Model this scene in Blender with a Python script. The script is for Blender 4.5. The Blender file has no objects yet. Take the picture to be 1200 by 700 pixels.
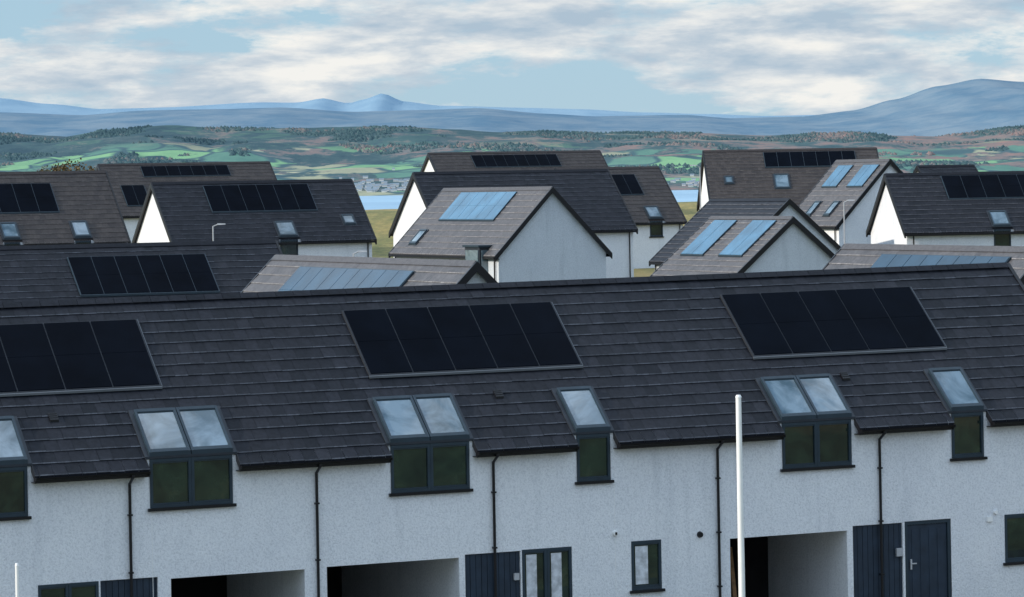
import bpy, bmesh, math, random
from mathutils import Vector, noise
random.seed(7)
C, S = 0.9205, 0.3907          # direction of the estate's street grid
scene = bpy.context.scene

# ------------------------------------------------------------------ materials
def new_mat(name):
    m = bpy.data.materials.new(name); m.use_nodes = True
    nt = m.node_tree; b = nt.nodes['Principled BSDF']
    return m, nt, b
def nd(nt, t, **kw):
    n = nt.nodes.new(t)
    for k, v in kw.items():
        setattr(n, k, v)
    return n
def ramp(nt, fac, stops, const=False):
    r = nd(nt, 'ShaderNodeValToRGB')
    while len(r.color_ramp.elements) < len(stops): r.color_ramp.elements.new(0.5)
    for e, (p, c) in zip(r.color_ramp.elements, stops):
        e.position = p; e.color = (c[0], c[1], c[2], 1)
    if const: r.color_ramp.interpolation = 'CONSTANT'
    nt.links.new(fac, r.inputs[0]); return r.outputs[0]
def noise_n(nt, scale, detail=4, rough=0.55, vec=None, dist=0.0):
    n = nd(nt, 'ShaderNodeTexNoise'); n.inputs['Scale'].default_value = scale
    n.inputs['Detail'].default_value = detail; n.inputs['Roughness'].default_value = rough
    n.inputs['Distortion'].default_value = dist
    if vec is None:
        tc = nd(nt, 'ShaderNodeTexCoord'); vec = tc.outputs['Object']
    nt.links.new(vec, n.inputs['Vector']); return n.outputs['Fac']
def mapped(nt, sc):
    tc = nd(nt, 'ShaderNodeTexCoord'); mp = nd(nt, 'ShaderNodeMapping')
    mp.inputs['Scale'].default_value = sc
    nt.links.new(tc.outputs['Object'], mp.inputs['Vector']); return mp.outputs['Vector']
def mix(nt, fac, a, b, blend='MIX'):
    m = nd(nt, 'ShaderNodeMix', data_type='RGBA', blend_type=blend)
    for sock, v in ((m.inputs[0], fac), (m.inputs[6], a), (m.inputs[7], b)):
        if isinstance(v, (int, float)): sock.default_value = v
        elif isinstance(v, tuple): sock.default_value = (*v, 1)
        else: nt.links.new(v, sock)
    return m.outputs[2]
def bump(nt, b, h, strength, dist):
    bp = nd(nt, 'ShaderNodeBump'); bp.inputs['Strength'].default_value = strength
    bp.inputs['Distance'].default_value = dist
    nt.links.new(h, bp.inputs['Height']); nt.links.new(bp.outputs[0], b.inputs['Normal'])

def simple(name, col, rough=0.5, spec=0.5, var=0.15, scale=3.0, metal=0.0):
    m, nt, b = new_mat(name)
    f = noise_n(nt, scale, 3)
    c = ramp(nt, f, [(0.3, tuple(x*(1-var) for x in col)), (0.7, tuple(min(1, x*(1+var)) for x in col))])
    nt.links.new(c, b.inputs['Base Color'])
    b.inputs['Roughness'].default_value = rough; b.inputs['Metallic'].default_value = metal
    b.inputs['Specular IOR Level'].default_value = spec
    return m

def tile_mat(name, c0, c1, edge, patch, spec=.14):
    m, nt, b = new_mat(name)
    at = nd(nt, 'ShaderNodeAttribute'); at.attribute_name = 'rnd'
    base = ramp(nt, at.outputs['Fac'], [(0.0, c0), (0.6, c1), (0.62, edge), (1.0, tuple(x*1.7 for x in edge))])  # edge stops: course-line highlights painted as a lighter tile-edge tone
    st = ramp(nt, noise_n(nt, 0.4, 5, 0.62), [(0.35, (0, 0, 0)), (0.75, (.4, .4, .4))])
    c = mix(nt, st, base, patch)
    sp = ramp(nt, noise_n(nt, 9, 3, .7), [(.35, (.76, .76, .76)), (.65, (1.22, 1.22, 1.22))])
    c = mix(nt, 1.0, c, sp, 'MULTIPLY')
    nt.links.new(c, b.inputs['Base Color'])
    b.inputs['Roughness'].default_value = 0.48
    b.inputs['Specular IOR Level'].default_value = spec
    return m
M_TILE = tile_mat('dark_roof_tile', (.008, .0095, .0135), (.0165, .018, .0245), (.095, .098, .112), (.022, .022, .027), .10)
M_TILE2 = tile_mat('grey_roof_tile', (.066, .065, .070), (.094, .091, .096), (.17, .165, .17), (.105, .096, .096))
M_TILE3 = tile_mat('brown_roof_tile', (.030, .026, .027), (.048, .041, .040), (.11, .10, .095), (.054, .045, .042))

def render_mat(name='roughcast_render', k=(.93, .94, .96)):
    m, nt, b = new_mat(name)
    f = noise_n(nt, 0.35, 5, 0.6)
    K = lambda c: tuple(c[i]*k[i] for i in range(3))
    c = ramp(nt, f, [(0.3, K((.75, .76, .78))), (0.55, K((.82, .825, .83))), (0.8, K((.77, .78, .79)))])
    streak = noise_n(nt, 1.0, 4, 0.5, mapped(nt, (2.5, 2.5, .25)))
    sr = ramp(nt, streak, [(0.54, (1, 1, 1)), (0.80, (.84, .85, .86))])
    grain = noise_n(nt, 20, 4, 0.85)
    gr = ramp(nt, grain, [(0.36, (.70, .71, .73)), (0.54, (1, 1, 1))])
    c = mix(nt, 1.0, c, sr, 'MULTIPLY'); c = mix(nt, .8, c, gr, 'MULTIPLY')
    nt.links.new(c, b.inputs['Base Color'])
    b.inputs['Roughness'].default_value = 0.9; b.inputs['Specular IOR Level'].default_value = 0.2
    bump(nt, b, grain, 1.0, 0.03)
    return m
M_WALL = render_mat()
M_WALLG = render_mat('pale_grey_render', (.66, .70, .745))
M_FRAME = simple('anthracite_frame', (.016, .030, .043), .4, .35)
M_BLACK = simple('black_gutter_plastic', (.006, .006, .008), .35, .3)
M_CLAD = simple('navy_cladding', (.014, .025, .042), .55, .3, .25)
M_WHITE = simple('white_paint', (.75, .75, .74), .4, .4, .05)
M_GALV = simple('galvanised_steel', (.34, .35, .37), .45, .4, .1)
M_ALU = simple('panel_edge_dark', (.022, .025, .031), .5, .2, .1)
M_EDGE = simple('panel_trim_aluminium', (.075, .083, .095), .4, .5, .1)
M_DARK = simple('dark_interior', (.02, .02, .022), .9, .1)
M_WOOD = simple('bare_timber', (.20, .11, .05), .7, .3, .3, 8)
M_FLASH = simple('lead_flashing', (.018, .023, .031), .5, .3, .2)
M_CURT = simple('curtain_fabric', (.45, .47, .5), .9, .1, .35, 6)
M_CONC = simple('concrete_slab', (.32, .31, .29), .9, .2, .15, 2)
M_ASPH = simple('asphalt', (.05, .05, .052), .9, .2, .2, 1.5)
M_BARK = simple('bark', (.07, .05, .04), .9, .1, .3, 6)
M_LEAF = simple('autumn_foliage', (.10, .07, .03), .8, .2, .5, 2)

def pv_mat(name, col, rough, spec):
    m, nt, b = new_mat(name)
    f = noise_n(nt, 0.8, 3)
    c = ramp(nt, f, [(0.3, tuple(x*.75 for x in col)), (0.7, tuple(x*1.3 for x in col))])
    nt.links.new(c, b.inputs['Base Color'])
    b.inputs['Roughness'].default_value = rough; b.inputs['Specular IOR Level'].default_value = spec
    return m
M_PV = pv_mat('solar_cell_black', (.0022, .0035, .0068), .15, .018)
M_PVB = pv_mat('solar_cell_sky_tint', (.016, .046, .080), .12, .13)  # blue of the rear panels is sky reflection painted into the base colour
M_PVL = pv_mat('solar_panel_sky_tint', (.045, .13, .215), .12, .25)  # paler blue panels, mirrored sky painted in as base colour

def glass_mat(name, c0, c1, scale, rough, spec, c2=None):
    m, nt, b = new_mat(name)
    f = noise_n(nt, scale, 4, .6, None, .6)
    c = ramp(nt, f, [(0.38, c0), (0.62, c1)] + ([(.74, c2)] if c2 else []))
    nt.links.new(c, b.inputs['Base Color'])
    b.inputs['Roughness'].default_value = rough; b.inputs['Specular IOR Level'].default_value = spec
    bump(nt, b, noise_n(nt, 1.2, 2), .08, .02)
    return m
M_GV = glass_mat('window_glass', (.006, .012, .013), (.020, .036, .026), 1.1, .02, .9, (.05, .055, .035))  # mirrored greenery painted as green-brown noise in the glass colour
M_GR = glass_mat('roof_window_glass', (.04, .07, .09), (.16, .22, .27), .9, .03, 1.0)  # grey-blue noise paints the reflected sky into the pane colour

# ------------------------------------------------------------------ mesh builder
class MB:
    def __init__(s): s.v = []; s.f = []; s.m = []; s.r = []
    def face(s, pts, mat=0, rnd=0.3):
        i = len(s.v); s.v += [tuple(p) for p in pts]
        s.f.append(tuple(range(i, i+len(pts)))); s.m.append(mat); s.r.append(rnd)
    def hexa(s, p, mat=0, rnd=0.3):
        i = len(s.v); s.v += [tuple(q) for q in p]
        for q in ((0, 3, 2, 1), (4, 5, 6, 7), (0, 1, 5, 4), (1, 2, 6, 5), (2, 3, 7, 6), (3, 0, 4, 7)):
            s.f.append(tuple(i+k for k in q)); s.m.append(mat); s.r.append(rnd)
    def box(s, T, a0, a1, b0, b1, z0, z1, mat=0, rnd=.3):
        s.hexa([T(a0, b0, z0), T(a1, b0, z0), T(a1, b1, z0), T(a0, b1, z0),
                T(a0, b0, z1), T(a1, b0, z1), T(a1, b1, z1), T(a0, b1, z1)], mat, rnd)
    def slab(s, T, zf, a0, a1, b0, b1, o0, o1, mat=0, rnd=.3):
        s.hexa([T(a0, b0, zf(b0)+o0), T(a1, b0, zf(b0)+o0), T(a1, b1, zf(b1)+o0), T(a0, b1, zf(b1)+o0),
                T(a0, b0, zf(b0)+o1), T(a1, b0, zf(b0)+o1), T(a1, b1, zf(b1)+o1), T(a0, b1, zf(b1)+o1)], mat, rnd)
    def build(s, name, mats, parent=None):
        me = bpy.data.meshes.new(name); me.from_pydata(s.v, [], s.f)
        for m in (mats if isinstance(mats, list) else [mats]): me.materials.append(m)
        me.polygons.foreach_set('material_index', s.m)
        at = me.attributes.new('rnd', 'FLOAT', 'FACE'); at.data.foreach_set('value', s.r)
        me.update()
        o = bpy.data.objects.new(name, me); scene.collection.objects.link(o)
        if parent: o.parent = parent
        return o
def empty(name):
    e = bpy.data.objects.new(name, None); scene.collection.objects.link(e); return e

def frame(ox, oy, ex, ey, wx, wy, shear=0.0):
    def T(a, b, z): return (ox+ex*a+wx*b, oy+ey*a+wy*b, z+shear*a)
    return T

def tiles(mb, T, zf, a0, a1, bt, bb, gauge, tw, th, gaps=(), split=True, mat=0):
    n = max(1, round((bb-bt)/gauge)); g = (bb-bt)/n
    for i in range(n):
        b1 = bb-i*g; b0 = b1-g
        ints = [(a0, a1)]
        for (g0, g1, gb) in gaps:
            if (b0+b1)/2 > gb:
                new = []
                for (x, y) in ints:
                    if g1 <= x or g0 >= y: new.append((x, y)); continue
                    if g0 > x: new.append((x, g0))
                    if g1 < y: new.append((g1, y))
                ints = new
        off = (i % 2)*tw/2
        for (x, y) in ints:
            k = math.floor((x-off)/tw); p = x
            while p < y-1e-4:
                k += 1
                q = min(y, off+k*tw) if split else y
                if q <= p+1e-4: continue
                r = random.random(); h = th*(1+random.uniform(-.12, .12))
                if random.random() < .04: r = random.choice((-.3, 1.0))
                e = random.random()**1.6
                A = T(p+.003, b0, zf(b0)+.003); B = T(q-.003, b0, zf(b0)+.003)
                Cc = T(q-.003, b1, zf(b1)+h); D = T(p+.003, b1, zf(b1)+h)
                E = T(q-.003, b1+.004, zf(b1)+h-.026); F = T(p+.003, b1+.004, zf(b1)+h-.026)
                G = T(q-.003, b1-.004, zf(b1)-.035); H_ = T(p+.003, b1-.004, zf(b1)-.035)
                mb.face([A, D, Cc, B], mat, max(0, r)*.6); mb.face([D, F, E, Cc], mat, .62+.38*e); mb.face([F, H_, G, E], mat, 0)  # face tones paint a highlight on the lower edge, a shadow line beneath
                p = q

def solar(parent, T, zf, a0, a1, n, b0, b1, mat, rows=2, edge=None, trim=None):
    mb = MB()
    mb.slab(T, zf, a0-.03, a1+.03, b0-.03, b1+.02, .03, .11, 1)
    if trim:
        mb.slab(T, zf, a0-.04, a1+.04, b1+.022, b1+.045, .05, .10, 2)
        mb.slab(T, zf, a1+.032, a1+.050, b0-.03, b1+.02, .05, .10, 2)
    w = (a1-a0)/n; h = (b1-b0)/rows
    for i in range(n):
        for j in range(rows):
            mb.slab(T, zf, a0+i*w+.018, a0+(i+1)*w-.018, b0+j*h+.004, b0+(j+1)*h-.004, .111, .130, 0)
    mb.build('solar_panels', [mat, edge or M_ALU, M_EDGE], parent)

def roof_window(parent, T, zf, a0, a1, n, bt, bb, sill=None):
    mb = MB()
    mb.slab(T, zf, a0-.09, a1+.09, bt-.09, bb, .02, .075, 1)
    w = (a1-a0)/n
    for i in range(n):
        x0, x1 = a0+i*w+.01, a0+(i+1)*w-.01
        mb.slab(T, zf, x0, x0+.06, bt, bb-.002, .076, .17, 0)
        mb.slab(T, zf, x1-.06, x1, bt, bb-.002, .076, .17, 0)
        mb.slab(T, zf, x0+.061, x1-.061, bt, bt+.07, .076, .175, 0)
        mb.slab(T, zf, x0+.061, x1-.061, bb-.08, bb-.002, .076, .175, 0)
        mb.slab(T, zf, x0+.061, x1-.061, bt+.071, bb-.081, .08, .13, 2)
    mb.build('roof_window', [M_FRAME, M_FLASH, M_GR], parent)

def wall_window(parent, T, a0, a1, n, bw, z0, z1, sill=True, glass=None, fw=.07, curtain=False):
    mb = MB(); w = (a1-a0)/n
    for i in range(n):
        x0, x1 = a0+i*w, a0+(i+1)*w
        mb.box(T, x0+.003, x0+fw, bw-.08, bw+.03, z0, z1, 0)
        mb.box(T, x1-fw, x1-.003, bw-.08, bw+.03, z0, z1, 0)
        mb.box(T, x0+fw, x1-fw, bw-.08, bw+.027, z1-fw, z1, 0)
        mb.box(T, x0+fw, x1-fw, bw-.08, bw+.027, z0, z0+fw, 0)
        mb.box(T, x0+fw, x1-fw, bw-.06, bw+.008, z1-fw-.035, z1-fw-.002, 0)
        mb.box(T, x0+fw, x1-fw, bw-.06, bw+.008, z0+fw+.002, z0+fw+.035, 0)
        mb.box(T, x0+fw+.002, x1-fw-.002, bw-.045, bw-.02, z0+fw+.037, z1-fw-.037, 1)
        if curtain:
            mb.box(T, x0+fw+.05, x0+fw+.05+(x1-x0)*.42, bw-.0195, bw-.016, z0+fw+.06, z1-fw-.06, 3)
    if sill: mb.box(T, a0-.06, a1+.06, bw-.05, bw+.09, z0-.07, z0-.002, 2)
    mb.build('window', [M_FRAME, glass or M_GV, M_BLACK, M_CURT], parent)

def wall_cells(mb, T, a0, a1, z0, z1, bw, opens, depth=.12, mat=0):
    As = sorted({a0, a1, *[o[0] for o in opens], *[o[1] for o in opens]})
    Zs = sorted({z0, z1, *[o[2] for o in opens], *[o[3] for o in opens]})
    As = [x for x in As if a0 <= x <= a1]; Zs = [z for z in Zs if z0 <= z <= z1]
    for i in range(len(As)-1):
        for j in range(len(Zs)-1):
            ca, cz = (As[i]+As[i+1])/2, (Zs[j]+Zs[j+1])/2
            if any(o[0] < ca < o[1] and o[2] < cz < o[3] for o in opens): continue
            mb.face([T(As[i], bw, Zs[j]), T(As[i+1], bw, Zs[j]), T(As[i+1], bw, Zs[j+1]), T(As[i], bw, Zs[j+1])], mat)
    for o in opens:
        d = o[4] if len(o) > 4 else depth
        x0, x1, y0, y1 = o[:4]
        for P in ([(x0, y0), (x0, y1)], [(x1, y0), (x1, y1)], [(x0, y1), (x1, y1)], [(x0, y0), (x1, y0)]):
            (p, q), (r, s_) = P
            mb.face([T(p, bw, q), T(r, bw, s_), T(r, bw-d, s_), T(p, bw-d, q)], mat)

# ------------------------------------------------------------------ front terrace
TT = frame(-1.758, 94.14, C, S, S, -C, 0.01)
TB = frame(-1.758, 94.14, C, S, -S, C, .01)
ZR, SL, HB = 8.20, 0.822, 4.5
zf = lambda b: ZR-SL*abs(b)
terr = empty('terraced_house_row')
A0, A1 = -21.0, 15.9
BW = 4.2
ups = [(-14.1, -11.75, 2), (-8.90, -6.93, 2), (-3.06, -1.09, 2), (1.66, 2.53, 1), (7.11, 9.0, 2), (11.80, 12.70, 1)]
zj = zf(BW)
gaps = [(a-.08, b+.08, HB-1.36) for a, b, n in ups]
mb = MB()
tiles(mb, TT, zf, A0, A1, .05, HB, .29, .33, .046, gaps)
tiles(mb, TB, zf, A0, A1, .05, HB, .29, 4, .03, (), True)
for sgn in (1, -1):
    mb.slab(TT if sgn == 1 else TB, zf, A0+.02, A1-.02, 0, BW-.02, -.14, -.038, 0, .1)
x = A0
while x < A1-.01:
    y = min(A1, x+.45); k = random.random()
    for sb in (1, -1):
        mb.face([TT(x+.004, 0, ZR+.075), TT(y-.004, 0, ZR+.075), TT(y-.004, sb*.15, ZR-.05), TT(x+.004, sb*.15, ZR-.05)], 0, k*.5)
    x = y
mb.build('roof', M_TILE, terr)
mb = MB()
for sgn in (1, -1):
    T2 = TT if sgn == 1 else TB
    mb.slab(T2, zf, A1, A1+.10, 0, HB+.02, -.22, .06, 0)
    mb.slab(T2, zf, A0-.10, A0, 0, HB+.02, -.22, .06, 0)
segs = []; p = A0
for a, b, n in ups:
    segs.append((p, a-.09)); p = b+.09
segs.append((p, A1))
zE = zf(HB)
for a, b in segs:
    mb.box(TT, a, b, HB-.10, HB-.03, zE-.15, zE-.04, 0)
    mb.box(TT, a, b, BW, HB-.10, zE-.15, zE-.13, 0)
    N = 6
    for k in range(N):
        t0 = math.pi*k/N; t1 = math.pi*(k+1)/N
        f = lambda t: (HB+.035-.058*math.cos(t), zE-.02-.065*math.sin(t))
        (b0, z0), (b1, z1) = f(t0), f(t1)
        mb.face([TT(a+.02, b0, z0), TT(b-.02, b0, z0), TT(b-.02, b1, z1), TT(a+.02, b1, z1)], 0)
    mb.box(TT, a+.0, a+.02, HB-.028, HB+.095, zE-.09, zE-.015, 0)
    mb.box(TT, b-.02, b, HB-.028, HB+.095, zE-.09, zE-.015, 0)
    mb.slab(TT, zf, a, a+.02, BW-.05, HB, -.15, .04, 0); mb.slab(TT, zf, b-.02, b, BW-.05, HB, -.15, .04, 0)
mb.build('eaves_and_gutter', M_BLACK, terr)

cars = [(-8.44, -5.22, 2.0, 5.6), (-4.68, -1.39, 2.02, 7.9), (5.66, 8.84, 2.02, 4.3)]
opens = []
for a, b, n in ups: opens.append((a, b, 3.62, zj+.0, .10))
for a, b, z, d in cars: opens.append((a, b, -.6, z, d))
opens += [(-10.1, -8.75, -.6, 2.06, .12), (-11.55, -10.14, .9, 2.06, .12), (-1.24, .17, -.6, 2.08, .12), (.21, 1.49, -.05, 2.10, .12),
          (3.04, 3.83, .95, 2.12, .12), (9.0, 10.38, -.6, 2.12, .12), (10.44, 11.74, -.05, 2.14, .14), (13.26, 14.3, .95, 2.14, .12)]
mb = MB()
wall_cells(mb, TT, A0+.15, A1-.12, -.6, zj-.02, BW, opens)
for a in (A0+.15, A1-.12):
    mb.face([TT(a, BW, -.6), TT(a, -BW, -.6), TT(a, -BW, zj-.02), TT(a, 0, ZR-.16), TT(a, BW, zj-.02)])
mb.face([TT(A0+.15, -BW, -.6), TT(A1-.12, -BW, -.6), TT(A1-.12, -BW, zj-.02), TT(A0+.15, -BW, zj-.02)])
mb.build('walls', M_WALL, terr)
mb = MB()
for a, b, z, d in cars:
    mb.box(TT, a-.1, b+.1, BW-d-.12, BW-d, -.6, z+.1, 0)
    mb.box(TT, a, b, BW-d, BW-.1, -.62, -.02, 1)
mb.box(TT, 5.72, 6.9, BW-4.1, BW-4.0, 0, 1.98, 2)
for k in range(5):
    mb.hexa([TT(5.85+k*.22, BW-1.6, 0), TT(5.95+k*.22, BW-1.6, 0), TT(5.95+k*.22, BW-1.52, 0), TT(5.85+k*.22, BW-1.52, 0),
             TT(5.75+k*.27, BW-2.0, 1.9-.1*k), TT(5.85+k*.27, BW-2.0, 1.9-.1*k), TT(5.85+k*.27, BW-1.92, 1.9-.1*k), TT(5.75+k*.27, BW-1.92, 1.9-.1*k)], 2)
mb.build('carport_interior', [M_DARK, M_CONC, M_WOOD], terr)
mb = MB()
for a, b, z in ((-10.1, -8.75, 2.06), (-1.24, .17, 2.08), (9.0, 10.38, 2.12)):
    x = a
    while x < b-.01:
        y = min(b, x+.145)
        mb.box(TT, x+.006, y-.006, BW-.11, BW-.05+random.uniform(-.002, .002), -.6, z-.004, 0, random.random())
        x = y
    mb.box(TT, a+.001, b-.001, BW-.118, BW-.111, -.6, z-.004, 0)
mb.build('timber_cladding', M_CLAD, terr)
mb = MB()
mb.box(TT, 10.441, 10.53, BW-.13, BW-.02, -.04, 2.138, 0); mb.box(TT, 11.65, 11.739, BW-.13, BW-.02, -.04, 2.138, 0)
mb.box(TT, 10.53, 11.65, BW-.13, BW-.022, 2.05, 2.138, 0)
mb.box(TT, 10.54, 11.64, BW-.11, BW-.06, 0, 2.04, 1)
for k in range(4): mb.box(TT, 10.66+k*.24, 10.84+k*.24, BW-.059, BW-.05, .12, 1.92, 1)
mb.box(TT, 10.60, 10.64, BW-.05, BW-.01, .95, 1.2, 2); mb.box(TT, 10.60, 10.76, BW-.008, BW+.01, 1.08, 1.11, 2)
mb.build('front_door', [M_FRAME, M_CLAD, M_GALV], terr)
for a, b, n in ups:
    roof_window(terr, TT, zf, a-.02, b+.02, n, HB-1.38, BW+.04)
    wall_window(terr, TT, a, b, n, BW, 3.62, zj-.02, True)
wall_window(terr, TT, -11.55, -10.14, 2, BW-.02, .9, 2.06)
wall_window(terr, TT, .21, 1.49, 2, BW-.02, -.04, 2.10, False, curtain=True)
wall_window(terr, TT, 3.04, 3.83, 1, BW-.02, .95, 2.12, curtain=True)
wall_window(terr, TT, 13.26, 14.3, 1, BW-.02, .95, 2.14)
for a0, a1, n in ((-14.25+.55, -8.05, 5), (-2.85, 2.60, 5), (7.28, 12.65, 5)):
    solar(terr, TT, zf, a0, a1, n, .68, 2.44, M_PV, trim=True)
def tube(mb, p0, p1, r, n=10, mat=0, r1=None):
    p0, p1 = Vector(p0), Vector(p1); d = (p1-p0).normalized(); r1 = r if r1 is None else r1
    x = d.orthogonal().normalized(); y = d.cross(x)
    A = [p0+(x*math.cos(2*math.pi*k/n)+y*math.sin(2*math.pi*k/n))*r for k in range(n)]
    B = [p1+(x*math.cos(2*math.pi*k/n)+y*math.sin(2*math.pi*k/n))*r1 for k in range(n)]
    for k in range(n): mb.face([A[k], A[(k+1) % n], B[(k+1) % n], B[k]], mat)
    mb.face(B, mat); mb.face(A[::-1], mat)
mb = MB()
for a in (-9.39, -4.91, -.50, 5.345, 9.758):
    tube(mb, TT(a, HB+.03, zE-.07), TT(a, HB+.03, zE-.14), .042)
    tube(mb, TT(a, HB+.03, zE-.13), TT(a, BW+.055, zE-.30), .034)
    tube(mb, TT(a, BW+.055, zE-.28), TT(a, BW+.055, 0), .034)
    for z in (3.5, 2.2, .9): mb.box(TT, a-.05, a+.05, BW, BW+.10, z-.02, z+.02, 0)
mb.build('downpipes', M_BLACK, terr)
mb = MB()
def disc(a, z, r, mat):
    c0 = TT(a, BW, z); c1 = TT(a, BW+.07, z); tube(mb, c0, c1, r, 14, mat, r*.75)
disc(2.62, 2.34, .075, 0); disc(4.86, 2.17, .08, 1); disc(13.0, 2.22, .06, 0)
mb.box(TT, 2.60, 2.64, BW+.06, BW+.1, 2.31, 2.37, 1)
mb.box(TT, 12.75, 12.9, BW, BW+.05, 2.0, 2.12, 0)
for a in (-8.87, 2.62): mb.box(TT, a, a+.010, BW, BW+.004, 0, 3.5, 0)
mb.box(TT, 10.2, 10.36, BW-.04, BW+.03, 1.3, 1.5, 2)
mb.box(TT, .0, .13, BW-.04, BW+.02, 1.4, 1.56, 2)
mb.build('wall_fittings', [M_WHITE, M_BLACK, M_GALV], terr)
mb = MB()
for a in (-10.9, .05, 9.35):
    mb.slab(TT, zf, a, a+.2, 3.0, 3.18, .03, .085, 0)
    for k in range(3): mb.slab(TT, zf, a+.01, a+.19, 3.02+k*.05, 3.04+k*.05, .086, .10, 0)
mb.build('roof_vents', M_BLACK, terr)

# ------------------------------------------------------------------ other houses
def house(name, ox, oy, zr, L, hw, rise, kind, gz, tile, pv=(), vw=(), sky=(), pvmat=None, wall=None):
    E = empty(name)
    if kind == 'P': e, w = (C, S), (S, -C)
    elif kind == 'C': e, w = (-S, C), (-C, -S)
    else:
        e = (math.cos(kind), math.sin(kind)); w = (e[1], -e[0])
    T = frame(ox, oy, e[0], e[1], w[0], w[1]); Tb = frame(ox, oy, e[0], e[1], -w[0], -w[1])
    sl = rise/hw; z = lambda b: zr-sl*abs(b); ze = zr-rise
    mb = MB()
    gp = [(a-.1, b+.1, hw-.9) for a, b in vw]
    for i, X in enumerate((T, Tb)):
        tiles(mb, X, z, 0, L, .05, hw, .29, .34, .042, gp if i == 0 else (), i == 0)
        mb.slab(X, z, .02, L-.02, 0, hw-.25, -.14, -.038, 0, .1)
        mb.face([T(0, 0, zr+.07), T(L, 0, zr+.07), X(L, .16, z(.16)+.05), X(0, .16, z(.16)+.05)], 0, .2)
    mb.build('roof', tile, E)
    mb = MB()
    for X in (T, Tb):
        mb.slab(X, z, -.09, 0, 0, hw+.03, -.26, .05, 0); mb.slab(X, z, L, L+.09, 0, hw+.03, -.26, .05, 0)
        mb.box(X, 0, L, hw-.08, hw+.08, ze-.16, ze-.04, 0)
        mb.box(X, 0, L, hw-.25, hw-.08, ze-.18, ze-.15, 0)
    tube(mb, T(.5, hw-.17, ze-.18), T(.5, hw-.17, gz), .04); tube(mb, T(L-.4, hw-.17, ze-.18), T(L-.4, hw-.17, gz), .04)
    mb.build('verge_and_gutter', M_BLACK, E)
    mb = MB(); b = hw-.25; zt = z(b)-.1
    ops = [(x0, x1, ze-1.0, zt-.001, .08) for x0, x1 in vw]
    wall_cells(mb, T, .12, L-.12, gz-1, zt, b, ops)
    mb.face([T(.12, -b, gz-1), T(L-.12, -b, gz-1), T(L-.12, -b, zt), T(.12, -b, zt)])
    for a in (.12, L-.12):
        mb.face([T(a, b, gz-1), T(a, -b, gz-1), T(a, -b, zt), T(a, 0, zr-.16), T(a, b, zt)])
    mb.build('walls', wall or M_WALL, E)
    for p in pv:
        a0, a1, n, b0, b1 = p[:5]
        solar(E, T, z, a0, a1, n, b0, b1, pvmat or M_PV, p[5] if len(p) > 5 else 2, M_FRAME)
    for x0, x1 in vw:
        roof_window(E, T, z, x0, x1, 1, hw-1.15, b+.02)
        wall_window(E, T, x0, x1, 1, b, ze-1.0, zt-.02)
    for a0, a1, b0, b1 in sky: roof_window(E, T, z, a0, a1, 1, b0, b1)
    return E, T, ze
H = 'semi_detached_house'
house('terraced_house', -30.05, 149.4, 8.52, 22, 4.5, 3.7, 'P', .3, M_TILE, [(12.97, 18.73, 6, .68, 2.44)], [(8, 9)])
house('terraced_house', -1.12, 115, 8.37, 18, 4, 4.0, 'C', 0, M_TILE2, [(4.08, 14.4, 9, .42, 1.9)], pvmat=M_PVB, wall=M_WALLG)
EC, TC, zec = house('detached_house', 2.09, 200, 10.47, 15.1, 3.3, 3.5, 'C', 2.2, M_TILE2, [(4.07, 11.8, 6, .30, 1.65)], sky=[(12.2, 13.2, 2.2, 2.9)], pvmat=M_PVL, wall=M_WALLG)
mb = MB()   # corner dormer with glazed cheek
mb.box(TC, 1.6, 3.6, 2.4, 3.5, zec-1.4, zec+.45, 0); mb.box(TC, 1.5, 3.7, 2.3, 3.6, zec+.452, zec+.56, 1)
mb.box(TC, 1.54, 1.599, 2.5, 3.4, zec-1.0, zec+.3, 2); mb.box(TC, 1.75, 3.45, 3.501, 3.54, zec-1.0, zec+.3, 2)
mb.build('dormer', [M_FLASH, M_FRAME, M_GR], EC)
house(H, -6.0, 235, 11.46, 13.0, 4.2, 3.7, 'P', 3, M_TILE)
house(H, 3.1, 271.9, 11.7, 8, 4.5, 3.9, 'P', 3.5, M_TILE3, [(3.92, 5.79, 2, .7, 2.3)], [(5.3, 6.3)])
house(H, -6.9, 320, 13.35, 15.6, 4.5, 3.9, 'P', 6.5, M_TILE3, [(3.63, 11.4, 8, .4, 1.5)], pvmat=M_PV)
house(H, -21.1, 225, 11.11, 12.45, 3.9, 3.55, 'P', 2.8, M_TILE, [(3.04, 9.54, 6, .35, 2.0)], [(6.6, 7.7)], [(10.9, 11.6, 2.4, 3.0)])
house(H, -37.5, 208.75, 11.8, 16, 4.3, 3.9, 'P', 2.6, M_TILE3, [(8.2, 12.57, 4, .8, 2.5)], [(13.0, 13.9), (9.0, 9.9)])
house(H, -31.2, 290, 12.7, 13.6, 4.5, 3.9, 'P', 5, M_TILE3, [(3.2, 10.1, 7, .35, 1.2), (1.1, 2.9, 2, 2.0, 3.7)])
house(H, 14.5, 290, 12.9, 13.1, 5, 4.3, math.radians(3), 5, M_TILE3, [(4.5, 11.4, 7, .35, 1.6)], [], [(5.0, 6.1, 2.3, 3.5), (1.3, 1.9, 2.4, 3.0)])
house('detached_house', 23.16, 235, 11.77, 7, 3.8, 4.0, 'C', 3.3, M_TILE2, [(.7, 2.7, 2, .4, 1.6, 1), (4.08, 6.0, 2, .4, 1.6, 1)], [], [(1.9, 2.7, 2.5, 3.3), (4.4, 5.2, 2.5, 3.3)], pvmat=M_PVL)
house(H, 21.2, 218, 10.85, 15, 3.8, 3.3, math.radians(11), 2.6, M_TILE, [(3.2, 9.9, 6, .3, 1.75)], [(5.2, 6.2)])
house(H, 31.7, 300, 11.5, 5, 4, 3.5, 'P', 5, M_TILE)
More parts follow.
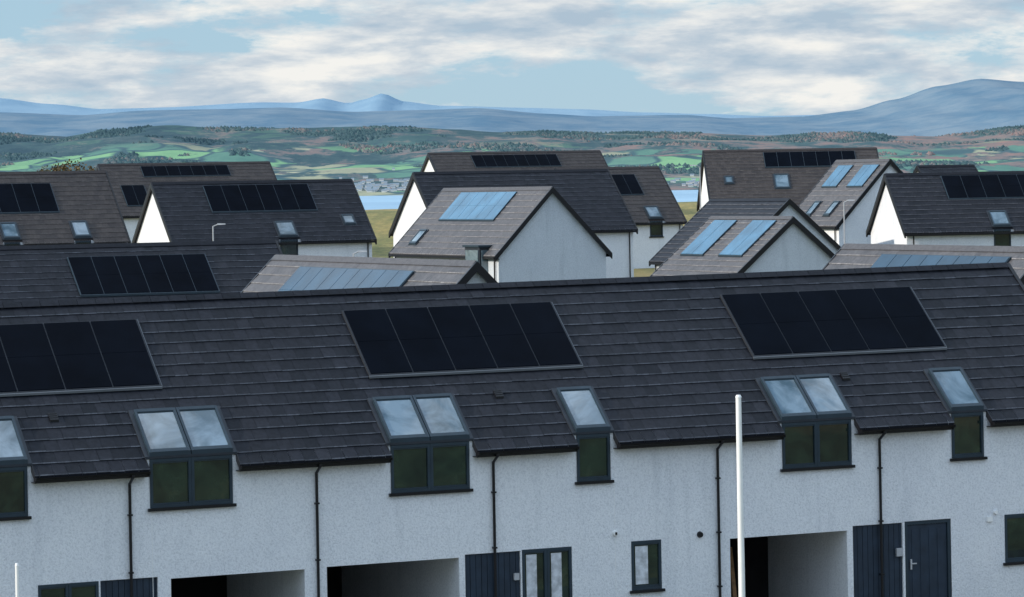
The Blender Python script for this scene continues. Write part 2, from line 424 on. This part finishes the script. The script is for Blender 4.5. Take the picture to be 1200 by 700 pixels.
house('detached_house', 13.5, 185, 8.84, 9, 4.2, 3.6, 'C', 1.9, M_TILE2, [(1.2, 3.7, 2, .3, 2.2, 1), (5.5, 8.0, 2, .3, 2.2, 1)], pvmat=M_PVL, wall=M_WALLG)
house('detached_house', 15.5, 215, 9.25+.3, 10, 4, 3.5, 'C', 2.8, M_TILE, wall=M_WALLG)
house('terraced_house', 16.35, 118, 8.42, 13.1, 4, 4.0, 'C', 0, M_TILE2, [(1.5, 9.8, 8, .38, 1.9)], pvmat=M_PVB)

# ------------------------------------------------------------------ street furniture
def street_lamp(X, Y, zt, zb, dx=.7):
    E = empty('street_lamp'); mb = MB()
    tube(mb, (X, Y, zb), (X, Y, zb+1.4), .085); tube(mb, (X, Y, zb+1.4), (X, Y, zt-.1), .05, 10, 0, .035)
    tube(mb, (X, Y, zt-.12), (X+dx*.4, Y, zt), .03)
    mb.build('column', M_GALV, E)
    mb = MB(); I = lambda a, b, z: (X+a, Y+b, z)
    x0, x1 = sorted((dx*.35, dx*.95))
    mb.hexa([I(x0, -.12, zt-.04), I(x1, -.12, zt-.02), I(x1, .12, zt-.02), I(x0, .12, zt-.04), I(x0, -.1, zt+.045), I(x1, -.1, zt+.03), I(x1, .1, zt+.03), I(x0, .1, zt+.045)])
    mb.build('lamp_head', M_GALV, E)
street_lamp(-16.0, 205, 8.83, 2); street_lamp(-7.9, 190, 7.5, 1.8, .7); street_lamp(12.5, 255, 11.7, 4, -.7)
street_lamp(17.7, 205, 9.5, 2.3, .6)
def pole(name, X, Y, zt, r):
    E = empty(name); mb = MB()
    tube(mb, (X, Y, 0), (X, Y, 1.3), r*1.35, 16); tube(mb, (X, Y, 1.3), (X, Y, 1.36), r*1.35, 16, 0, r*1.0)
    tube(mb, (X, Y, 1.36), (X, Y, zt-.05), r, 16, 0, r*.8); tube(mb, (X, Y, zt-.05), (X, Y, zt), r*.95, 16, 0, r*.6)
    mb.box(lambda a, b, z: (X+a, Y+b, z), -.05, .05, -r*1.5, -r*1.3, .5, 1.0, 0)
    mb.build('column', M_WHITE, E)
pole('lamp_column', 4.52, 78, 6.35, .070); pole('lamp_column', -9.15, 70, 3.97, .04)

# ------------------------------------------------------------------ ground
prof = [(-4000, 0), (130, 0), (200, 2.3), (290, 5.3), (335, 8.5), (360, 8.6), (430, 6), (950, -45), (1400, -60)]
def gz(x, y):
    z = prof[-1][1]
    for (y0, z0), (y1, z1) in zip(prof, prof[1:]):
        if y0 <= y <= y1:
            z = z0+(z1-z0)*(y-y0)/(y1-y0); break
    if y > 250: z += .5*noise.noise(Vector((x*.03, y*.03, 0)))
    return z-.02+.01*max(-60, min(60, x))
ys = [-4000, -1000, -300, 0, 40, 80, 110]+[120+8*i for i in range(45)]+[500+40*i for i in range(20)]
xs = [-4000, -1500, -600]+[-300+12*i for i in range(51)]+[600, 1500, 4000]
V = [(x, y, gz(x, y)) for y in ys for x in xs]; n = len(xs)
me = bpy.data.meshes.new('ground')
me.from_pydata(V, [], [(j*n+i, j*n+i+1, (j+1)*n+i+1, (j+1)*n+i) for j in range(len(ys)-1) for i in range(n-1)])
for p in me.polygons: p.use_smooth = True
m, nt, b = new_mat('grass_ground')
f1 = noise_n(nt, .03, 5, .6); f2 = noise_n(nt, 1.2, 5, .7)
g = ramp(nt, f1, [(.35, (.045, .07, .02)), (.5, (.10, .10, .03)), (.65, (.22, .16, .06))])
sx = nd(nt, 'ShaderNodeSeparateXYZ'); tc = nd(nt, 'ShaderNodeTexCoord'); nt.links.new(tc.outputs['Object'], sx.inputs[0])
mr = nd(nt, 'ShaderNodeMapRange'); mr.inputs[1].default_value = 240; mr.inputs[2].default_value = 300; nt.links.new(sx.outputs[1], mr.inputs[0])
gold = ramp(nt, noise_n(nt, 1, 5, .65, mapped(nt, (.25, .04, .1))), [(.35, (.10, .12, .03)), (.5, (.22, .19, .06)), (.6, (.32, .24, .08)), (.7, (.20, .13, .05))])
g = mix(nt, mr.outputs[0], g, gold)
g2 = ramp(nt, f2, [(.3, (.55, .55, .5)), (.7, (1.1, 1.1, 1.0))])
nt.links.new(mix(nt, 1.0, g, g2, 'MULTIPLY'), b.inputs['Base Color'])
b.inputs['Roughness'].default_value = .95; bump(nt, b, f2, .6, .3)
me.materials.append(m); o = bpy.data.objects.new('ground', me); scene.collection.objects.link(o)

mb = MB()
mb.box(TT, -80, 80, 6.6, 8.4, -.3, .13, 0); mb.build('pavement', M_CONC)
mb = MB(); mb.box(TT, -80, 80, 8.4, 8.53, -.3, .135, 0); mb.build('kerb', M_GALV)
mb = MB(); mb.face([TT(-80, 8.53, .012), TT(80, 8.53, .012), TT(80, 14.5, .012), TT(-80, 14.5, .012)]); mb.build('road', M_ASPH)

# ------------------------------------------------------------------ firth and hills
m, nt, b = new_mat('firth_water')
wc = ramp(nt, noise_n(nt, 1, 4, .6, mapped(nt, (1/900, 1/2500, 0))), [(.4, (.17, .31, .43)), (.6, (.25, .41, .53))])
nt.links.new(wc, b.inputs['Base Color']); b.inputs['Roughness'].default_value = .5
bump(nt, b, noise_n(nt, .02, 3), .3, 1)
mb = MB(); mb.face([(-30000, 700, -25), (30000, 700, -25), (30000, 60000, -25), (-30000, 60000, -25)]); mb.build('water', m)

def interp(pts, x):
    if x <= pts[0][0]: return pts[0][1]
    for (x0, z0), (x1, z1) in zip(pts, pts[1:]):
        if x <= x1:
            t = (x-x0)/(x1-x0); t = t*t*(3-2*t)*.6+t*.4
            return z0+(z1-z0)*t
    return pts[-1][1]
NEAR = [(-6000, 290), (-2955, 275), (-2533, 297), (-2195, 283), (-1984, 318), (-1689, 333), (-1267, 308), (-844, 292), (-422, 293), (0, 264), (422, 244),
        (844, 249), (1267, 229), (1689, 221), (2111, 205), (2533, 240), (2955, 253), (6000, 300)]
MID = [(-8000, 560), (-4667, 595), (-4000, 636), (-3333, 604), (-2867, 629), (-2267, 631), (-1800, 637), (-1200, 591), (-667, 596), (-267, 602), (267, 553),
       (667, 524), (1333, 520), (1733, 486), (2267, 490), (2667, 530), (3000, 611), (3333, 711), (3667, 764), (4000, 731), (4667, 690), (8000, 600)]
FAR = [(-12000, 900), (-6222, 985), (-5333, 995), (-4800, 924), (-4267, 860), (-3556, 866), (-2667, 903), (-2222, 895), (-1956, 935), (-1689, 877), (-1511, 917),
       (-1333, 975), (-1111, 884), (-711, 832), (0, 802), (711, 772), (1422, 722), (2044, 695), (2667, 665), (3556, 668), (6222, 650), (12000, 640)]
def fbm(x, y, o=5): return noise.fractal(Vector((x, y, 1.3)), .9, 2.1, o)
def nearh(x, y):
    t = (y-13800)/5200
    if t <= 0: return -25+t*300
    c = interp(NEAR, x)
    if t < 1: r = t**1.05
    else: r = 1-(t-1)*.9
    return -25+(c+25)*r + 30*fbm(x*.0016, y*.0010)*min(1, t*2.5)*(.45+.55*min(1, abs(1-t)*3))
def hillmesh(name, xs, ys, hf, mat):
    V = [(x, y, hf(x, y)) for y in ys for x in xs]; n = len(xs)
    me = bpy.data.meshes.new(name)
    me.from_pydata(V, [], [(j*n+i, j*n+i+1, (j+1)*n+i+1, (j+1)*n+i) for j in range(len(ys)-1) for i in range(n-1)])
    for p in me.polygons: p.use_smooth = True
    me.materials.append(mat); o = bpy.data.objects.new(name, me); scene.collection.objects.link(o)
HAZE = (.25, .38, .48)  # aerial haze, mixed into the base colours of distant land and trees
def haze_tint(c, f): return tuple(c[i]*(1-f)+HAZE[i]*f for i in range(3))
m, nt, b = new_mat('farmland')
tcf = nd(nt, 'ShaderNodeTexCoord'); wn = nd(nt, 'ShaderNodeTexNoise'); wn.inputs['Scale'].default_value = .0012
nt.links.new(tcf.outputs['Object'], wn.inputs['Vector'])
wa = nd(nt, 'ShaderNodeVectorMath', operation='MULTIPLY_ADD'); wa.inputs[1].default_value = (500, 900, 0)
nt.links.new(wn.outputs['Color'], wa.inputs[0]); nt.links.new(tcf.outputs['Object'], wa.inputs[2])
mpf = nd(nt, 'ShaderNodeMapping'); mpf.inputs['Scale'].default_value = (1/250, 1/480, 0); mpf.inputs['Rotation'].default_value = (0, 0, .3)
nt.links.new(wa.outputs[0], mpf.inputs['Vector']); vec = mpf.outputs['Vector']
vo = nd(nt, 'ShaderNodeTexVoronoi'); vo.inputs['Scale'].default_value = 1; nt.links.new(vec, vo.inputs['Vector'])
sp = nd(nt, 'ShaderNodeSeparateColor'); nt.links.new(vo.outputs['Color'], sp.inputs[0])
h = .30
fields = ramp(nt, sp.outputs[0], [(0.0, haze_tint((.05, .14, .05), h)), (.2, haze_tint((.14, .29, .07), h)), (.38, haze_tint((.07, .16, .06), h)), (.50, haze_tint((.32, .28, .12), h)), (.62, haze_tint((.18, .35, .09), h)), (.80, haze_tint((.13, .09, .05), h)), (.9, haze_tint((.42, .36, .18), h))], True)
# mowing / soil variation inside each field
fields = mix(nt, 1.0, fields, ramp(nt, noise_n(nt, 1, 5, .7, mapped(nt, (1/120, 1/300, 0))), [(.3, (.82, .84, .88)), (.7, (1.12, 1.1, 1.05))]), 'MULTIPLY')
ve = nd(nt, 'ShaderNodeTexVoronoi', feature='DISTANCE_TO_EDGE'); ve.inputs['Scale'].default_value = 1; nt.links.new(vec, ve.inputs['Vector'])
edge = ramp(nt, ve.outputs['Distance'], [(.02, (1, 1, 1)), (.08, (0, 0, 0))])
wood = ramp(nt, noise_n(nt, 1, 6, .66, mapped(nt, (1/620, 1/900, 0))), [(.49, (0, 0, 0)), (.51, (1, 1, 1))])
sz = nd(nt, 'ShaderNodeSeparateXYZ'); nt.links.new(tcf.outputs['Object'], sz.inputs[0])
rt = nd(nt, 'ShaderNodeMapRange'); rt.inputs[1].default_value = -2600; rt.inputs[2].default_value = 2600; rt.inputs[3].default_value = -.05; rt.inputs[4].default_value = .10
nt.links.new(sz.outputs[0], rt.inputs[0])
wa2 = nd(nt, 'ShaderNodeMath', operation='ADD'); nt.links.new(noise_n(nt, 1, 6, .75, mapped(nt, (1/260, 1/520, 0))), wa2.inputs[0]); nt.links.new(rt.outputs[0], wa2.inputs[1])
wcol = ramp(nt, wa2.outputs[0], [(.35, haze_tint((.004, .018, .02), .18)), (.52, haze_tint((.02, .04, .025), .22)), (.58, haze_tint((.14, .08, .045), .26)), (.72, haze_tint((.28, .11, .05), .26))])
c = mix(nt, edge, fields, haze_tint((.015, .04, .03), .24)); c = mix(nt, wood, c, wcol)
up = nd(nt, 'ShaderNodeMapRange'); up.inputs[1].default_value = 16900; up.inputs[2].default_value = 17600; nt.links.new(sz.outputs[1], up.inputs[0])
c = mix(nt, up.outputs[0], c, mix(nt, .85, c, wcol))
nt.links.new(c, b.inputs['Base Color']); b.inputs['Roughness'].default_value = 1; b.inputs['Specular IOR Level'].default_value = 0
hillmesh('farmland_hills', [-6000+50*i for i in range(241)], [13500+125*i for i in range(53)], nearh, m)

def hill_mat(name, a, b_, sc):
    m, nt, b = new_mat(name)
    c = ramp(nt, noise_n(nt, 1, 7, .68, mapped(nt, sc)), [(.38, a), (.62, b_)])
    nt.links.new(c, b.inputs['Base Color']); b.inputs['Roughness'].default_value = 1; b.inputs['Specular IOR Level'].default_value = 0
    return m
def ridge(pts, yc, yf, amp):
    def f(x, y):
        t = (y-yf)/(yc-yf); c = interp(pts, x)
        r = max(0, t)**.8 if t < 1 else 1-(t-1)*.8
        q = fbm(x*.0013+y*.0006, y*.0008-x*.0004, 7)
        return -30+(c+30)*r+amp*q*(.14+min(1, abs(1-t)*2.5))
    return f
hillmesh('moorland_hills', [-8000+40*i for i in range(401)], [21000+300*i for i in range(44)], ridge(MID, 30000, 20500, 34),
         hill_mat('moorland', (.105, .18, .25), (.175, .235, .285), (1/500, 1/900, 1/200)))  # bluish base colours carry painted distance haze
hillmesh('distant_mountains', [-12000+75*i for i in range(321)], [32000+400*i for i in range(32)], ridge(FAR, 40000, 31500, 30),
         hill_mat('mountain_haze_blue', (.19, .295, .39), (.24, .345, .43), (1/900, 1/1500, 1/300)))  # stronger haze blue painted into the farthest layer
mb = MB(); cnt = 0
while cnt < 12000:
    x = random.uniform(-3300, 3300); y = 14100+random.random()**.7*5100
    k = noise.noise(Vector((x*.0022+4, y*.0016, 0)))+.35*noise.noise(Vector((x*.008, y*.004, 5)))
    if y > 18300: k += .25
    if k < .24: continue
    cnt += 1; z = nearh(x, y); hh = random.uniform(6, 13); r = random.uniform(9, 17)
    rr = random.random()*.35+.55*(noise.noise(Vector((x*.003, y*.002, 9)))+.45)+x*.00005
    P = [(x+r*math.cos(q)*random.uniform(.7, 1.3), y+r*math.sin(q), z-4) for q in (0, 1.05, 2.1, 3.14, 4.2, 5.2)]
    for i in range(6):
        mb.face([P[i], P[(i+1) % 6], (x, y, z+hh)], 0, rr)
m, nt, b = new_mat('woodland_canopy')
at = nd(nt, 'ShaderNodeAttribute'); at.attribute_name = 'rnd'
c = ramp(nt, at.outputs['Fac'], [(0, haze_tint((.004, .02, .02), .15)), (.5, haze_tint((.02, .045, .03), .20)), (.68, haze_tint((.12, .07, .04), .24)), (1, haze_tint((.26, .10, .05), .25))])
nt.links.new(c, b.inputs['Base Color']); b.inputs['Roughness'].default_value = 1; b.inputs['Specular IOR Level'].default_value = 0
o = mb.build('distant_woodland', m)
mb = MB()
for i in range(420):
    cx = random.choice([-1050, -620, -560, -480, 830, 900, 1500, -2300]); x = random.gauss(cx, 150); y = 14000+abs(random.gauss(0, 420)); z = nearh(x, y)
    w = random.uniform(4, 11); I = lambda a, b, c_: (x+a, y+b, z+c_)
    mb.box(I, -w, w, -5, 5, -3, 6, 0); mb.hexa([I(-w-1, -6, 6.1), I(w+1, -6, 6.1), I(w+1, 6, 6.1), I(-w-1, 6, 6.1), I(-w-1, -.3, 10), I(w+1, -.3, 10), I(w+1, .3, 10), I(-w-1, .3, 10)], 1)
mb.build('distant_village', [simple('far_house_wall', (.5, .53, .54), .9), simple('far_house_roof', (.18, .23, .28), .9)])

def tree(X, Y, h):
    E = empty('tree'); z0 = gz(X, Y); mb = MB(); tips = []
    tube(mb, (X, Y, z0-.2), (X, Y, z0+h*.45), h*.03, 8, 0, h*.02)
    for i in range(14):
        a = random.uniform(0, 6.28); s0 = z0+h*random.uniform(.25, .5); q = (X+math.cos(a)*h*.22*random.uniform(.5, 1.2), Y+math.sin(a)*h*.22, z0+h*random.uniform(.6, 1))
        tube(mb, (X, Y, s0), q, h*.012, 5, 0, h*.004); tips.append(q)
    mb.build('trunk_and_limbs', M_BARK, E); mb = MB()
    for q in tips:
        for k in range(45):
            c = Vector(q)+Vector((random.gauss(0, h*.06), random.gauss(0, h*.06), random.gauss(0, h*.06))); u = Vector((random.uniform(-1, 1), random.uniform(-1, 1), random.uniform(-1, 1))).normalized()*.12; w = u.orthogonal().normalized()*.1
            mb.face([c-u, c+w, c+u, c-w])
    mb.build('foliage', M_LEAF, E)
tree(-40, 345, 5.2); tree(-43.5, 350, 4.4); tree(-37.6, 342, 4.6)

# ------------------------------------------------------------------ light
sd = Vector((-.885, -.30, .36)).normalized()
el = math.asin(sd.z); rot = math.atan2(sd.x, sd.y)
w = bpy.data.worlds.new('World'); scene.world = w; w.use_nodes = True
nt = w.node_tree; bg = nt.nodes['Background']
sk = nd(nt, 'ShaderNodeTexSky', sky_type='NISHITA'); sk.sun_disc = False; sk.sun_elevation = el; sk.sun_rotation = rot
sk.air_density = 1.0; sk.dust_density = .1; sk.ozone_density = 2.5
tc = nd(nt, 'ShaderNodeTexCoord')
clear = mix(nt, .78, sk.outputs[0], (4.0, 6.1, 7.8))
mp = nd(nt, 'ShaderNodeMapping'); mp.inputs['Scale'].default_value = (15, 15, 56); mp.inputs['Location'].default_value = (2.3, 0, 1.4)
nt.links.new(tc.outputs['Generated'], mp.inputs['Vector'])
n1 = noise_n(nt, 1, 8, .62, mp.outputs['Vector'], .12)
mask = ramp(nt, n1, [(.43, (0, 0, 0)), (.475, (.6, .6, .6)), (.53, (1, 1, 1))])
mp2 = nd(nt, 'ShaderNodeMapping'); mp2.inputs['Scale'].default_value = (27, 27, 110); mp2.inputs['Location'].default_value = (3, 1, 7)
nt.links.new(tc.outputs['Generated'], mp2.inputs['Vector'])
n2 = noise_n(nt, 1, 8, .58, mp2.outputs['Vector'], .1)
cc = ramp(nt, n2, [(.37, (.50, .62, .73)), (.46, (.66, .735, .80)), (.54, (.88, .90, .90)), (.62, (1.06, 1.03, .97))])
se = nd(nt, 'ShaderNodeSeparateXYZ'); nt.links.new(tc.outputs['Generated'], se.inputs[0])
br = nd(nt, 'ShaderNodeMapRange'); br.inputs[1].default_value = .06; br.inputs[2].default_value = .40; br.inputs[3].default_value = 8.7; br.inputs[4].default_value = 17.0
nt.links.new(se.outputs[2], br.inputs[0])
sc = nd(nt, 'ShaderNodeVectorMath', operation='SCALE'); nt.links.new(br.outputs[0], sc.inputs['Scale']); nt.links.new(cc, sc.inputs[0])
mx = mix(nt, mask, clear, sc.outputs[0])
tf = nd(nt, 'ShaderNodeMapRange'); tf.inputs[1].default_value = .05; tf.inputs[2].default_value = .3; nt.links.new(se.outputs[2], tf.inputs[0])
mx = mix(nt, 1.0, mx, mix(nt, tf.outputs[0], (.98, 1.0, 1.02), (.88, 1.0, 1.17)), 'MULTIPLY')
nt.links.new(mx, bg.inputs[0]); bg.inputs[1].default_value = .1
L = bpy.data.lights.new('sun', 'SUN'); L.energy = 4.2; L.angle = math.radians(.6); L.color = (1, .91, .77)
lo = bpy.data.objects.new('sun', L); scene.collection.objects.link(lo); lo.rotation_euler = sd.to_track_quat('Z', 'Y').to_euler()

# ------------------------------------------------------------------ camera
cam = bpy.data.cameras.new('camera'); co = bpy.data.objects.new('camera', cam); scene.collection.objects.link(co)
cam.sensor_width = 36; cam.lens = 135; cam.shift_y = -.1125; cam.clip_start = 1; cam.clip_end = 90000
co.location = (0, 0, 10.73); co.rotation_euler = (math.radians(90), .018, 0); scene.camera = co
scene.view_settings.view_transform = 'Standard'; scene.view_settings.look = 'None'; scene.view_settings.exposure = 0
